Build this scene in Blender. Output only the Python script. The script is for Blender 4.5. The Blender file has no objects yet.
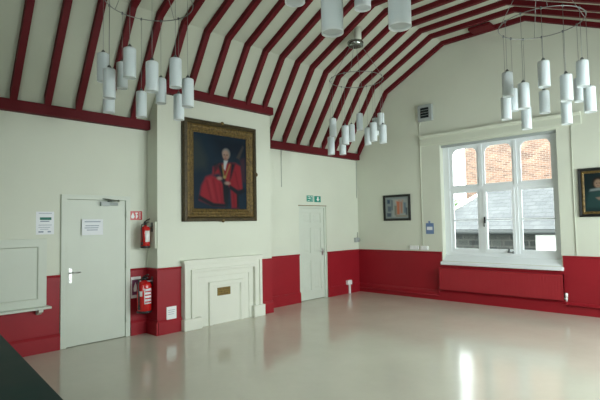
import bpy, math, random
from mathutils import Vector, Matrix
from mathutils.geometry import tessellate_polygon
random.seed(7)
sc = bpy.context.scene
COL = sc.collection
PI = math.pi

# ------------------------------------------------------------------ materials
def mat(name, col, rough=0.6, metal=0.0, spec=0.5, var=0.0, vscale=6.0, bump=0.0, bscale=80.0, rvar=0.0, coat=0.0):
    m = bpy.data.materials.new(name); m.use_nodes = True
    nt = m.node_tree; b = nt.nodes['Principled BSDF']
    b.inputs['Base Color'].default_value = (*col, 1)
    b.inputs['Roughness'].default_value = rough
    b.inputs['Metallic'].default_value = metal
    b.inputs['Specular IOR Level'].default_value = spec
    b.inputs['Coat Weight'].default_value = coat
    tc = nt.nodes.new('ShaderNodeTexCoord')
    if var or rvar:
        n = nt.nodes.new('ShaderNodeTexNoise'); n.inputs['Scale'].default_value = vscale; n.inputs['Detail'].default_value = 4
        nt.links.new(tc.outputs['Object'], n.inputs['Vector'])
        if var:
            r = nt.nodes.new('ShaderNodeValToRGB')
            r.color_ramp.elements[0].position = .3; r.color_ramp.elements[1].position = .7
            r.color_ramp.elements[0].color = (*[c*(1-var) for c in col], 1)
            r.color_ramp.elements[1].color = (*[min(1, c*(1+var)) for c in col], 1)
            nt.links.new(n.outputs['Fac'], r.inputs['Fac']); nt.links.new(r.outputs['Color'], b.inputs['Base Color'])
        if rvar:
            mr = nt.nodes.new('ShaderNodeMapRange')
            mr.inputs['To Min'].default_value = max(0, rough-rvar); mr.inputs['To Max'].default_value = rough+rvar
            nt.links.new(n.outputs['Fac'], mr.inputs['Value']); nt.links.new(mr.outputs['Result'], b.inputs['Roughness'])
    if bump:
        n2 = nt.nodes.new('ShaderNodeTexNoise'); n2.inputs['Scale'].default_value = bscale; n2.inputs['Detail'].default_value = 3
        nt.links.new(tc.outputs['Object'], n2.inputs['Vector'])
        bp = nt.nodes.new('ShaderNodeBump'); bp.inputs['Strength'].default_value = bump; bp.inputs['Distance'].default_value = .01
        nt.links.new(n2.outputs['Fac'], bp.inputs['Height']); nt.links.new(bp.outputs['Normal'], b.inputs['Normal'])
    return m

M = dict(
    cream=mat('cream wall paint', (.635, .67, .572), .55, var=.03, vscale=1.2, bump=.10, bscale=35),
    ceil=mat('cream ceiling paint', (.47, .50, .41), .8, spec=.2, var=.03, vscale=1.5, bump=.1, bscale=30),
    red=mat('crimson gloss paint', (.285, .0105, .019), .42, spec=.3, var=.06, vscale=2.0, bump=.06, bscale=25),
    radred=mat('crimson radiator enamel', (.335, .017, .026), .38, spec=.4, var=.03, vscale=3),
    rafter=mat('dark red beam paint', (.105, .0035, .008), .6, spec=.25, var=.08, vscale=4),
    white=mat('pale gloss paint', (.60, .65, .575), .42, spec=.35, var=.02, vscale=3, bump=.04, bscale=30),
    fire=mat('chalky white paint', (.69, .71, .63), .45, spec=.35, var=.02, vscale=3, bump=.04, bscale=30),
    winwhite=mat('white window paint', (.80, .85, .87), .35, var=.02, vscale=4),
    paper=mat('white paper', (.80, .83, .87), .7, var=.02, vscale=9),
    ink=mat('grey print', (.22, .27, .36), .7),
    inkgreen=mat('dark green print', (.01, .17, .12), .6),
    signgreen=mat('green sign plastic', (.004, .26, .19), .35),
    signred=mat('red sign plastic', (.50, .015, .02), .35),
    signwhite=mat('white sign print', (.82, .84, .82), .4),
    maroon=mat('maroon print', (.16, .03, .09), .5),
    blue=mat('blue print', (.14, .22, .40), .5),
    exred=mat('extinguisher red enamel', (.50, .012, .012), .22, coat=.4),
    black=mat('black rubber', (.012, .012, .013), .45),
    steel=mat('brushed steel', (.55, .56, .55), .3, metal=1.0, bump=.03, bscale=200),
    wire=mat('steel wire', (.24, .25, .24), .4, metal=.7),
    chrome=mat('dark chrome', (.30, .33, .31), .18, metal=1.0),
    darkmetal=mat('grey metal', (.16, .18, .18), .35, metal=.8),
    brass=mat('old brass', (.20, .135, .035), .45, metal=.5, var=.35, vscale=40),
    opal=mat('opal glass', (.64, .71, .73), .28, spec=.5),
    plastic=mat('white plastic', (.80, .82, .82), .3),
    greyplastic=mat('grey plastic', (.36, .40, .40), .45),
    dark=mat('dark grille', (.008, .014, .016), .6, spec=.15),
    gilt=mat('worn gilt', (.13, .085, .024), .5, metal=.3, var=.5, vscale=28, bump=.9, bscale=60),
    giltdark=mat('dark worn gilt', (.055, .040, .016), .5, metal=.2, var=.4, vscale=30, bump=.7, bscale=50),
    ebony=mat('black frame wood', (.010, .011, .010), .35, var=.2, vscale=20),
    table=mat('dark green table top', (.004, .024, .022), .5, spec=.12, var=.25, vscale=3, rvar=.08),
    tablemetal=mat('black table steel', (.015, .016, .016), .4),
    leaf=mat('green leaves', (.10, .22, .05), .6, var=.4, vscale=5),
    bark=mat('brown bark', (.09, .06, .035), .8, var=.3, vscale=12),
    ground=mat('grey tarmac', (.16, .16, .16), .85, var=.2, vscale=6),
    cable=mat('grey cable', (.28, .30, .27), .5),
    bargeboard=mat('pale barge board', (.62, .58, .52), .5, var=.08, vscale=6),
    gutter=mat('black gutter', (.03, .035, .035), .4),
    render=mat('white render', (.82, .82, .80), .7, var=.03, vscale=4),
    pelmet=mat('pelmet paint', (.60, .64, .54), .55, var=.02, vscale=3),
)

ob_ = M['opal'].node_tree.nodes['Principled BSDF']
ob_.inputs['Subsurface Weight'].default_value = .5; ob_.inputs['Subsurface Radius'].default_value = (1, 1, 1); ob_.inputs['Subsurface Scale'].default_value = .05
def brickmat(name, c1, c2, mortar, bw, bh, scale, axes, rough=.85, msize=.02):
    m = bpy.data.materials.new(name); m.use_nodes = True
    nt = m.node_tree; b = nt.nodes['Principled BSDF']; b.inputs['Roughness'].default_value = rough
    tc = nt.nodes.new('ShaderNodeTexCoord'); sp = nt.nodes.new('ShaderNodeSeparateXYZ'); cb = nt.nodes.new('ShaderNodeCombineXYZ')
    nt.links.new(tc.outputs['Object'], sp.inputs[0])
    nt.links.new(sp.outputs[axes[0]], cb.inputs[0]); nt.links.new(sp.outputs[axes[1]], cb.inputs[1])
    br = nt.nodes.new('ShaderNodeTexBrick')
    br.inputs['Color1'].default_value = (*c1, 1); br.inputs['Color2'].default_value = (*c2, 1); br.inputs['Mortar'].default_value = (*mortar, 1)
    br.inputs['Scale'].default_value = scale; br.inputs['Brick Width'].default_value = bw; br.inputs['Row Height'].default_value = bh
    br.inputs['Mortar Size'].default_value = msize
    nt.links.new(cb.outputs[0], br.inputs['Vector'])
    n = nt.nodes.new('ShaderNodeTexNoise'); n.inputs['Scale'].default_value = 1.6; n.inputs['Detail'].default_value = 5
    nt.links.new(tc.outputs['Object'], n.inputs['Vector'])
    mx = nt.nodes.new('ShaderNodeMix'); mx.data_type = 'RGBA'; mx.blend_type = 'MULTIPLY'; mx.inputs[0].default_value = .6
    rp = nt.nodes.new('ShaderNodeValToRGB'); rp.color_ramp.elements[0].color = (.55, .55, .55, 1); rp.color_ramp.elements[1].color = (1.25, 1.2, 1.15, 1)
    rp.color_ramp.elements[0].position = .3; rp.color_ramp.elements[1].position = .7
    nt.links.new(n.outputs['Fac'], rp.inputs['Fac'])
    nt.links.new(br.outputs['Color'], mx.inputs[6]); nt.links.new(rp.outputs['Color'], mx.inputs[7])
    nt.links.new(mx.outputs[2], b.inputs['Base Color'])
    bp = nt.nodes.new('ShaderNodeBump'); bp.inputs['Strength'].default_value = .5; bp.inputs['Distance'].default_value = .02
    nt.links.new(br.outputs['Fac'], bp.inputs['Height']); bp.invert = True
    nt.links.new(bp.outputs['Normal'], b.inputs['Normal'])
    return m
M['brick'] = brickmat('orange brick', (.27, .145, .10), (.12, .066, .048), (.29, .25, .215), .225, .075, 1.0, (1, 2), msize=.008)
M['slate'] = brickmat('grey slates', (.098, .104, .112), (.076, .082, .090), (.045, .049, .054), .28, .11, 1.0, (1, 2), rough=.6, msize=.008)
M['stone'] = brickmat('dark stone', (.06, .065, .06), (.025, .028, .030), (.085, .085, .08), .33, .17, 1.0, (1, 2), msize=.02)

def floor_mat():
    m = bpy.data.materials.new('buff vinyl floor'); m.use_nodes = True
    nt = m.node_tree; b = nt.nodes['Principled BSDF']
    tc = nt.nodes.new('ShaderNodeTexCoord')
    n = nt.nodes.new('ShaderNodeTexNoise'); n.inputs['Scale'].default_value = 1.1; n.inputs['Detail'].default_value = 6; n.inputs['Roughness'].default_value = .65
    nt.links.new(tc.outputs['Object'], n.inputs['Vector'])
    r = nt.nodes.new('ShaderNodeValToRGB')
    r.color_ramp.elements[0].position = .35; r.color_ramp.elements[1].position = .68
    r.color_ramp.elements[0].color = (.56, .545, .46, 1); r.color_ramp.elements[1].color = (.61, .595, .505, 1)
    nt.links.new(n.outputs['Fac'], r.inputs['Fac']); nt.links.new(r.outputs['Color'], b.inputs['Base Color'])
    n2 = nt.nodes.new('ShaderNodeTexNoise'); n2.inputs['Scale'].default_value = 3.0; n2.inputs['Detail'].default_value = 5
    nt.links.new(tc.outputs['Object'], n2.inputs['Vector'])
    mr = nt.nodes.new('ShaderNodeMapRange'); mr.inputs['To Min'].default_value = .07; mr.inputs['To Max'].default_value = .19
    nt.links.new(n2.outputs['Fac'], mr.inputs['Value']); nt.links.new(mr.outputs['Result'], b.inputs['Roughness'])
    b.inputs['Specular IOR Level'].default_value = .6
    n3 = nt.nodes.new('ShaderNodeTexNoise'); n3.inputs['Scale'].default_value = 4; n3.inputs['Detail'].default_value = 2
    nt.links.new(tc.outputs['Object'], n3.inputs['Vector'])
    bp = nt.nodes.new('ShaderNodeBump'); bp.inputs['Strength'].default_value = .06; bp.inputs['Distance'].default_value = .02
    nt.links.new(n3.outputs['Fac'], bp.inputs['Height']); nt.links.new(bp.outputs['Normal'], b.inputs['Normal'])
    return m
M['floor'] = floor_mat()

def glass_mat():
    m = bpy.data.materials.new('window glass'); m.use_nodes = True
    nt = m.node_tree; nt.nodes.remove(nt.nodes['Principled BSDF'])
    o = nt.nodes['Material Output']; t = nt.nodes.new('ShaderNodeBsdfTransparent'); g = nt.nodes.new('ShaderNodeBsdfGlossy')
    t.inputs['Color'].default_value = (.96, .98, .97, 1); g.inputs['Roughness'].default_value = .02
    f = nt.nodes.new('ShaderNodeFresnel'); f.inputs['IOR'].default_value = 1.3
    x = nt.nodes.new('ShaderNodeMixShader')
    nt.links.new(f.outputs[0], x.inputs[0]); nt.links.new(t.outputs[0], x.inputs[1]); nt.links.new(g.outputs[0], x.inputs[2])
    nt.links.new(x.outputs[0], o.inputs['Surface'])
    return m
M['glass'] = glass_mat()

def paint_mat():
    m = bpy.data.materials.new('painted picture'); m.use_nodes = True
    nt = m.node_tree; b = nt.nodes['Principled BSDF']; b.inputs['Roughness'].default_value = .6; b.inputs['Specular IOR Level'].default_value = .15
    a = nt.nodes.new('ShaderNodeAttribute'); a.attribute_name = 'paint'
    nt.links.new(a.outputs['Color'], b.inputs['Base Color'])
    return m
M['paint'] = paint_mat()

# ------------------------------------------------------------------ mesh helpers
class MB:
    def __init__(s): s.v = []; s.f = []; s.sm = []
    def add(s, vs, fs, smooth=False):
        o = len(s.v); s.v += [Vector(v) for v in vs]
        for f in fs: s.f.append([o+i for i in f]); s.sm.append(smooth)
        return s
    def box(s, x0, x1, y0, y1, z0, z1):
        x0, x1 = sorted((x0, x1)); y0, y1 = sorted((y0, y1)); z0, z1 = sorted((z0, z1))
        return s.add([(x0,y0,z0),(x1,y0,z0),(x1,y1,z0),(x0,y1,z0),(x0,y0,z1),(x1,y0,z1),(x1,y1,z1),(x0,y1,z1)],
                     [(3,2,1,0),(4,5,6,7),(0,1,5,4),(1,2,6,5),(2,3,7,6),(3,0,4,7)])
    def revolve(s, p0, axis, prof, n=20, smooth=True):          # prof: (distance along the axis, radius)
        a = Vector(axis).normalized(); p0 = Vector(p0)
        u = a.orthogonal().normalized(); w = a.cross(u)
        vs = []; fs = []
        for h, r in prof:
            for k in range(n):
                t = 2*PI*k/n
                vs.append(p0 + a*h + (u*math.cos(t) + w*math.sin(t))*r)
        for i in range(len(prof)-1):
            for k in range(n):
                k2 = (k+1) % n
                fs.append((i*n+k, i*n+k2, (i+1)*n+k2, (i+1)*n+k))
        s.add(vs, fs, smooth)
        s.add([], [])
        o = len(s.v) - len(vs)
        if prof[0][1] > 1e-5: s.f.append([o+k for k in reversed(range(n))]); s.sm.append(False)
        if prof[-1][1] > 1e-5: s.f.append([o+(len(prof)-1)*n+k for k in range(n)]); s.sm.append(False)
        return s
    def cyl(s, p0, p1, r, n=16, r2=None):
        p0 = Vector(p0); p1 = Vector(p1)
        return s.revolve(p0, p1-p0, [(0, r), ((p1-p0).length, r if r2 is None else r2)], n)
    def tube(s, pts, r, n=8, closed=False):
        pts = [Vector(p) for p in pts]; N = len(pts); vs = []; fs = []; u = None
        for i, p in enumerate(pts):
            a = pts[(i+1) % N] if (closed or i < N-1) else p
            b = pts[(i-1) % N] if (closed or i > 0) else p
            t = (a-b).normalized()
            u = t.orthogonal().normalized() if u is None else (u - t*u.dot(t)).normalized()
            w = t.cross(u)
            for k in range(n):
                q = 2*PI*k/n; vs.append(p + (u*math.cos(q) + w*math.sin(q))*r)
        for i in range(N if closed else N-1):
            j = (i+1) % N
            for k in range(n):
                k2 = (k+1) % n; fs.append((i*n+k, i*n+k2, j*n+k2, j*n+k))
        s.add(vs, fs, True)
        if not closed:
            o = len(s.v)-len(vs)
            s.f.append([o+k for k in reversed(range(n))]); s.sm.append(False)
            s.f.append([o+(N-1)*n+k for k in range(n)]); s.sm.append(False)
        return s
    def plate(s, loops, a0, a1, to):       # outer loop + holes in 2D, swept from a0 to a1; to(u,v,a) -> point
        tri = tessellate_polygon([[Vector((u, v, 0)) for u, v in L] for L in loops])
        flat = [p for L in loops for p in L]; n = len(flat)
        vs = [to(u, v, a0) for u, v in flat] + [to(u, v, a1) for u, v in flat]
        fs = []
        for t in tri: fs.append(tuple(t)); fs.append(tuple(n+i for i in reversed(t)))
        o = 0
        for L in loops:
            m = len(L)
            for k in range(m):
                k2 = (k+1) % m; fs.append((o+k, o+k2, n+o+k2, n+o+k))
            o += m
        return s.add(vs, fs)
    def sweep(s, path, prof, to):          # closed rectangular path mitred: path list of (u,v, du,dv) inward dirs; prof (inset,height)
        P = len(prof); vs = []; fs = []
        for u, v, du, dv in path:
            for i, h in prof: vs.append(to(u+du*i, v+dv*i, h))
        n = len(path)
        for i in range(n):
            j = (i+1) % n
            for k in range(P):
                k2 = (k+1) % P; fs.append((i*P+k, j*P+k, j*P+k2, i*P+k2))
        return s.add(vs, fs)
    def build(s, name, m, parent=None, base=None, bevel=0, seg=2):
        me = bpy.data.meshes.new(name); o = bpy.data.objects.new(name, me); COL.objects.link(o)
        off = Vector((0, 0, 0))
        if parent is not None:
            o.parent = parent; q = parent
            while q is not None: off += q.location; q = q.parent
        else:
            xs = [v.x for v in s.v]; ys = [v.y for v in s.v]; zs = [v.z for v in s.v]
            off = Vector(base) if base else Vector(((min(xs)+max(xs))/2, (min(ys)+max(ys))/2, min(zs)))
            o.location = off
        me.from_pydata([v-off for v in s.v], [], s.f); me.update()
        me.polygons.foreach_set('use_smooth', s.sm)
        import bmesh
        bm = bmesh.new(); bm.from_mesh(me); bmesh.ops.recalc_face_normals(bm, faces=bm.faces); bm.to_mesh(me); bm.free()
        me.materials.append(m)
        if bevel:
            b = o.modifiers.new('bevel', 'BEVEL'); b.width = bevel; b.segments = seg; b.limit_method = 'ANGLE'; b.angle_limit = math.radians(40)
            b.harden_normals = False
        return o
def box(*a): return MB().box(*a)
TW = lambda u, v, a: (u, -a, v)        # on the long wall (u = x, v = z, a = distance into the room)
TG = lambda u, v, a: (-a, u, v)        # on the gable wall (u = y, v = z, a = distance into the room)
def rect(u0, u1, v0, v1): return [(u0, v0), (u1, v0), (u1, v1), (u0, v1)]
def rpath(u0, u1, v0, v1): return [(u0, v0, 1, 1), (u1, v0, -1, 1), (u1, v1, -1, -1), (u0, v1, 1, -1)]
def tag(o, label, cat, group=None):
    o['label'] = label; o['category'] = cat
    if group: o['group'] = group
    return o
def thing(name, loc, label, cat, group=None):
    o = bpy.data.objects.new(name, None); COL.objects.link(o); o.location = loc; o.empty_display_size = .1
    return tag(o, label, cat, group)
def struct(o): o['kind'] = 'structure'; return o
def frame(mb, u0, u1, v0, v1, prof, to):     # mitred picture-frame ring
    return mb.sweep(rpath(u0, u1, v0, v1), prof, to)
def canvas(u0, u1, v0, v1, a, to, nx, ny, fn, name, parent, back=.02):
    mb = MB(); vs = []; fs = []; cols = []
    for j in range(ny+1):
        for i in range(nx+1):
            s_, t_ = i/nx, j/ny
            vs.append(to(u0+(u1-u0)*s_, v0+(v1-v0)*t_, a)); cols.append(fn(s_, 1-t_))
    for j in range(ny):
        for i in range(nx): fs.append((j*(nx+1)+i, j*(nx+1)+i+1, (j+1)*(nx+1)+i+1, (j+1)*(nx+1)+i))
    n = len(vs)
    vs += [to(*p, a-back) for p in rect(u0, u1, v0, v1)]
    A, B, C_, D = 0, nx, n-1, n-1-nx
    fs += [(n+3, n+2, n+1, n), (A, n, n+1, B), (B, n+1, n+2, C_), (C_, n+2, n+3, D), (D, n+3, n, A)]
    cols += [(.1, .08, .05)]*4
    mb.add(vs, fs)
    o = mb.build(name, M['paint'], parent)
    at = o.data.color_attributes.new('paint', 'FLOAT_COLOR', 'POINT')
    for k, c in enumerate(cols): at.data[k].color = (*c, 1)
    return o
# tiny painter's kit for the canvases: soft polygons and ellipses
def sd_poly(px, py, P):
    ins = False; d = 9
    n = len(P); j = n-1
    for i in range(n):
        x1, y1 = P[i]; x2, y2 = P[j]
        if (y1 > py) != (y2 > py) and px < (x2-x1)*(py-y1)/(y2-y1)+x1: ins = not ins
        ex, ey = x2-x1, y2-y1; t = max(0, min(1, ((px-x1)*ex+(py-y1)*ey)/(ex*ex+ey*ey+1e-9)))
        d = min(d, math.hypot(px-x1-ex*t, py-y1-ey*t)); j = i
    return -d if ins else d
def sd_ell(px, py, cx, cy, rx, ry): return (math.hypot((px-cx)/rx, (py-cy)/ry)-1)*min(rx, ry)
def lay(c, col, d, soft=.012, k=1.0):
    t = max(0, min(1, .5-d/(2*soft)))*k
    return tuple(a+(b-a)*t for a, b in zip(c, col))

# ------------------------------------------------------------------ dimensions (metres; corner of the two visible walls at the origin)
BX0, BX1, BD = -5.3786, -3.079, .312         # chimney breast
ROOMX, ROOMY = -10.4, -7.9
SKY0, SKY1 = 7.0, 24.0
DADO = .985
# underside line of the rafters (y, z)
UND = [(0, 3.045), (-.93, 4.52), (-2.315, 5.243), (-3.9, 5.245), (ROOMY, 3.52)]
def offset(prof, d):
    out = []
    for i in range(len(prof)):
        ns = []
        if i > 0: a, b = prof[i-1], prof[i]; ns.append(Vector((b[1]-a[1], -(b[0]-a[0]))).normalized())
        if i < len(prof)-1: a, b = prof[i], prof[i+1]; ns.append(Vector((b[1]-a[1], -(b[0]-a[0]))).normalized())
        n = sum(ns, Vector((0, 0))).normalized(); k = d/max(.3, n.dot(ns[0]))
        out.append((prof[i][0]+n.x*k, prof[i][1]+n.y*k))
    return out
CE = offset(UND, .08)
CE[0] = (0.0, UND[0][1]+.08*math.hypot(1, 1.586)); CE[-1] = (ROOMY, CE[-1][1])
CO = offset(UND, .20)
def prof_z(P, y):
    for (a, b), (c, d) in zip(P, P[1:]):
        if c <= y <= a: return b+(d-b)*(y-a)/(c-a)
    return P[-1][1]

# ------------------------------------------------------------------ room shell
struct(box(ROOMX-.3, .0, ROOMY-.3, .3, -.12, 0).build('floor', M['floor']))
# long wall (y = 0) with the two door openings
D1 = (-6.555, -5.7316, 2.0); D2 = (-2.017, -1.158, 1.985)
w = MB(); w.plate([[(ROOMX-.3, 0), (D1[0], 0), (D1[0], D1[2]), (D1[1], D1[2]), (D1[1], 0), (D2[0], 0), (D2[0], D2[2]), (D2[1], D2[2]), (D2[1], 0), (.35, 0), (.35, 3.2), (ROOMX-.3, 3.2)]], 0, -.3, TW)
struct(w.build('wall_left', M['cream']))
w = MB()
struct(box(D1[0]-.2, D1[1]+.2, .3, .4, -.12, D1[2]+.2).build('light_block_door', M['cream']))  # unseen slab added behind the closed door to stop light leaking round it
struct(box(D2[0]-.2, D2[1]+.2, .3, .4, -.12, D2[2]+.2).build('light_block_fire_door', M['cream']))  # same added light stop behind the panelled door
# chimney breast, its top cut to the slope
zb = prof_z(CE, -BD)
w = MB(); w.plate([[(0, 0), (-BD, 0), (-BD, zb), (0, CE[0][1])]], BX0, BX1, lambda u, v, a: (a, u, v))
struct(w.build('wall_chimney_breast', M['cream']))
# gable wall with window opening
WY0, WY1, WZ0, WZ1 = -4.327, -2.139, .80, 3.18
w = MB(); gp = [(y, z+.05) for y, z in CO]
w.plate([[(ROOMY-.3, 0), (.0, 0)] + [(0, 3.2)] + [(min(0, y), z) for y, z in CO[1:-1]] + [(ROOMY-.3, CO[-1][1]-.1)],
         rect(WY0, WY1, WZ0, WZ1)], 0, -.34, TG)
struct(w.build('wall_gable', M['cream']))
# unseen back wall and wall opposite; tall windows there are guessed, added for daylight
w = MB(); w.plate([[(ROOMY-.3, 0), (0, 0), (0, 3.2)] + [(min(0, y), z) for y, z in CO[1:-1]] + [(ROOMY-.3, CO[-1][1]-.1)], rect(-7.0, -5.4, 1.0, 3.3)], ROOMX, ROOMX-.3, lambda u, v, a: (a, u, v))
struct(w.build('wall_back', M['cream']))
ADDED_WINS = [(-5.2, -3.3), (-2.8, -.9)]
w = MB(); w.plate([[(ROOMX, 0), (0, 0), (0, CE[-1][1]+.1), (ROOMX, CE[-1][1]+.1)]] + [rect(a, b, .9, 3.2) for a, b in ADDED_WINS], ROOMY, ROOMY-.3, lambda u, v, a: (u, a, v))
struct(w.build('wall_right', M['cream']))
for i, (a, b) in enumerate(ADDED_WINS):
    f = MB(); m_ = (a+b)/2
    f.plate([rect(a, b, .9, 3.2), rect(a+.08, m_-.04, .98, 2.3), rect(m_+.04, b-.08, .98, 2.3), rect(a+.08, m_-.04, 2.38, 3.12), rect(m_+.04, b-.08, 2.38, 3.12)], ROOMY-.12, ROOMY-.2, lambda u, v, q: (u, q, v))
    struct(f.build('window_%d' % (i+2), M['winwhite']))  # out of view, added and placed to light the long wall
f = MB(); f.plate([rect(-7.0, -5.4, 1.0, 3.3), rect(-6.92, -6.24, 1.08, 2.4), rect(-6.16, -5.48, 1.08, 2.4), rect(-6.92, -6.24, 2.48, 3.22), rect(-6.16, -5.48, 2.48, 3.22)], ROOMX-.12, ROOMX-.2, lambda u, v, q: (q, u, v))
struct(f.build('window_4', M['winwhite']))  # out of view, added so daylight also comes from behind the camera
# ceiling
c = MB(); c.plate([CE + [(y, z+.12) for y, z in reversed(CE)]], ROOMX-.3, 0.0, lambda u, v, a: (a, u, v))
struct(c.build('ceiling', M['ceil']))

# red dado, skirting and rail, painted as one band on each stretch of wall
def dado_w(x0, x1, y, name, ret=None):
    m = MB(); p = -y
    m.box(x0, x1, y, y-.008, 0, DADO-.03)
    struct(m.build(name, M['red']))
    r = MB(); r.plate([[(0, DADO-.035), (.02, DADO-.03), (.026, DADO-.012), (.018, DADO), (0, DADO)]], x0, x1, lambda u, v, a: (a, y-u, v))
    return r
def skirt_w(m, x0, x1, y, h=.215):
    m.plate([[(.008, 0), (.036, 0), (.036, h-.035), (.022, h-.01), (.015, h), (.008, h)]], x0, x1, lambda u, v, a: (a, y-u, v))
def skirt_g(m, y0, y1, h=.20):
    m.plate([[(.008, 0), (.036, 0), (.036, h-.035), (.022, h-.01), (.015, h), (.008, h)]], y0, y1, lambda u, v, a: (-u, a, v))
k = 1
segs = [(ROOMX, -6.635, 0), (-5.655, BX0-.0, 0), (BX0-.0, -4.985, -BD), (-3.385, BX1, -BD), (BX1, D2[0]-.01, 0), (D2[1]+.01, -.0, 0)]
for x0, x1, y in segs:
    r = dado_w(x0, x1, y, 'trim_%d' % k); k += 1
    struct(r.build('trim_%d' % k, M['red'])); k += 1
    s_ = MB(); skirt_w(s_, x0, x1, y); struct(s_.build('baseboard_left', M['red']))
# side face of the breast by the door
struct(box(BX0-.008, BX0, -BD-.008, 0, 0, DADO-.03).build('trim_%d' % k, M['red'])); k += 1
r = MB(); r.plate([[(0, DADO-.035), (.02, DADO-.03), (.026, DADO-.012), (.018, DADO), (0, DADO)]], -BD-.02, 0, lambda u, v, a: (BX0-u, a, v))
struct(r.build('trim_%d' % k, M['red'])); k += 1
r = MB(); r.plate([[(.008, 0), (.036, 0), (.036, .18), (.022, .205), (.015, .215), (.008, .215)]], -BD-.036, 0, lambda u, v, a: (BX0-u, a, v))
struct(r.build('baseboard_breast', M['red']))
# gable dado
g = MB(); g.box(-.008, 0, 0, WY1+.02, 0, DADO-.03); g.box(-.008, 0, WY1+.02, WY0-.02, 0, .72); g.box(-.008, 0, WY0-.02, ROOMY, 0, DADO-.03)
struct(g.build('trim_%d' % k, M['red'])); k += 1
for y0, y1 in ((0, WY1+.02), (WY0-.02, ROOMY)):
    r = MB(); r.plate([[(0, DADO-.035), (.02, DADO-.03), (.026, DADO-.012), (.018, DADO), (0, DADO)]], y0, y1, lambda u, v, a: (-u, a, v))
    struct(r.build('trim_%d' % k, M['red'])); k += 1
s_ = MB(); skirt_g(s_, 0, ROOMY); struct(s_.build('baseboard_gable', M['red']))

# ------------------------------------------------------------------ wall plates and rafters
pl = lambda x0, x1, y, z0, z1, lab: tag(MB().box(x0, x1, y, y-.11, z0, z1).build('wall_plate', M['rafter'], bevel=.012), lab, 'beam', 'dark red timber plates at the foot of the rafters')
pl(ROOMX, BX0, 0, 3.095, 3.24, 'long dark red timber plate above the flush pale door')
pl(BX0, BX1, -BD, 3.635, 3.775, 'higher dark red timber plate across the top of the chimney breast')
pl(BX1, -.02, 0, 3.09, 3.24, 'dark red timber plate above the green exit sign')
ORD = ['first', 'second', 'third', 'fourth', 'fifth', 'sixth', 'seventh', 'eighth', 'ninth', 'tenth', 'eleventh', 'twelfth', 'thirteenth', 'fourteenth',
       'fifteenth', 'sixteenth', 'seventeenth', 'eighteenth', 'nineteenth', 'twentieth', 'twenty-first', 'twenty-second', 'twenty-third', 'twenty-fourth', 'twenty-fifth', 'twenty-sixth']
RW = .082
xs = [-.046] + [-.15-.3934*i for i in range(1, 26)]
for i, x in enumerate(xs):
    on_breast = BX0 < x < BX1
    ystart = -BD-.10 if on_breast else -.10
    def trimmed(P):
        out = [(ystart, prof_z(P, ystart))] + [p for p in P if p[0] < ystart-.01]
        out[-1] = (ROOMY, P[-1][1]); return out
    lo = trimmed(UND); hi = trimmed([(CE[0][0]+.0, CE[0][1]+.0)] + CE[1:])
    m = MB(); m.plate([lo + hi[::-1]], x-RW/2, x+RW/2, lambda u, v, a: (a, u, v))
    o = m.build('rafter', M['rafter'])
    if i == 0: lab = 'dark red rafter lying flat against the window gable wall'
    elif on_breast: lab = 'dark red rafter on the chimney breast plate, %s out from the gable wall' % ORD[i]
    elif x > BX1: lab = 'dark red rafter on the exit sign side, %s out from the gable wall' % ORD[i]
    else: lab = 'dark red rafter beyond the breast, %s out from the gable wall' % ORD[i]
    tag(o, lab, 'rafter', 'dark red ceiling rafters')
tag(box(-.34, -.087, -3.39, -2.98, 5.25, 5.30).build('ceiling_board', M['rafter']), 'dark red board filling the gap between the last two rafters at the flat of the ceiling', 'board')

# ------------------------------------------------------------------ gable window
FX = .14
def TF(u, v, a): return (FX-a, u, v)
win = struct(MB().plate([rect(WY0, WY1, WZ0+.02, WZ1)] + [
    rect(WY0+.10, -3.60, .98, 2.225), rect(-3.545, -2.95, .98, 2.225), rect(-2.88, WY1-.125, .98, 2.225),
    rect(WY0+.10, -3.60, 2.285, 3.115), rect(-3.545, -2.95, 2.285, 3.115), rect(-2.88, WY1-.125, 2.285, 3.115)], 0, -.09, TF).build('window_1', M['winwhite'], base=(FX, (WY0+WY1)/2, WZ0)))
def rounded(u0, u1, v0, v1, r):
    P = [(u0, v0), (u1, v0)]
    for t in range(0, 7): P.append((u1-r+r*math.cos(t*PI/12), v1-r+r*math.sin(t*PI/12)))
    for t in range(6, 13): P.append((u0+r+r*math.cos(t*PI/12), v1-r+r*math.sin(t*PI/12)))
    return P
cols = [(WY0+.10, -3.60), (-3.545, -2.95), (-2.88, WY1-.125)]
holesU = [(-4.187, -3.668), (-3.512, -2.992), (-2.841, -2.331)]
holesL = [(-4.205, -3.658), (-3.492, -3.01), (-2.828, -2.329)]
for (a, b), (p, q), (r0, r1) in zip(cols, holesU, holesL):
    s1 = MB().plate([rect(a, b, 2.285, 3.115), rounded(p, q, 2.335, 3.078, .13)], -.015, -.06, TF).build('top_sash', M['winwhite'], win)
    MB().plate([rect(a, b, 2.285, 3.115)], -.034, -.040, TF).build('pane', M['glass'], s1)
    s2 = MB().plate([rect(a, b, .98, 2.225), rect(r0, r1, 1.055, 1.615), rect(r0, r1, 1.637, 2.175)], .012 if a == -3.545 else -.015, -.06, TF).build('lower_sash', M['winwhite'], win)
    MB().plate([rect(a, b, .98, 2.225)], -.034, -.040, TF).build('pane', M['glass'], s2)
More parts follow.
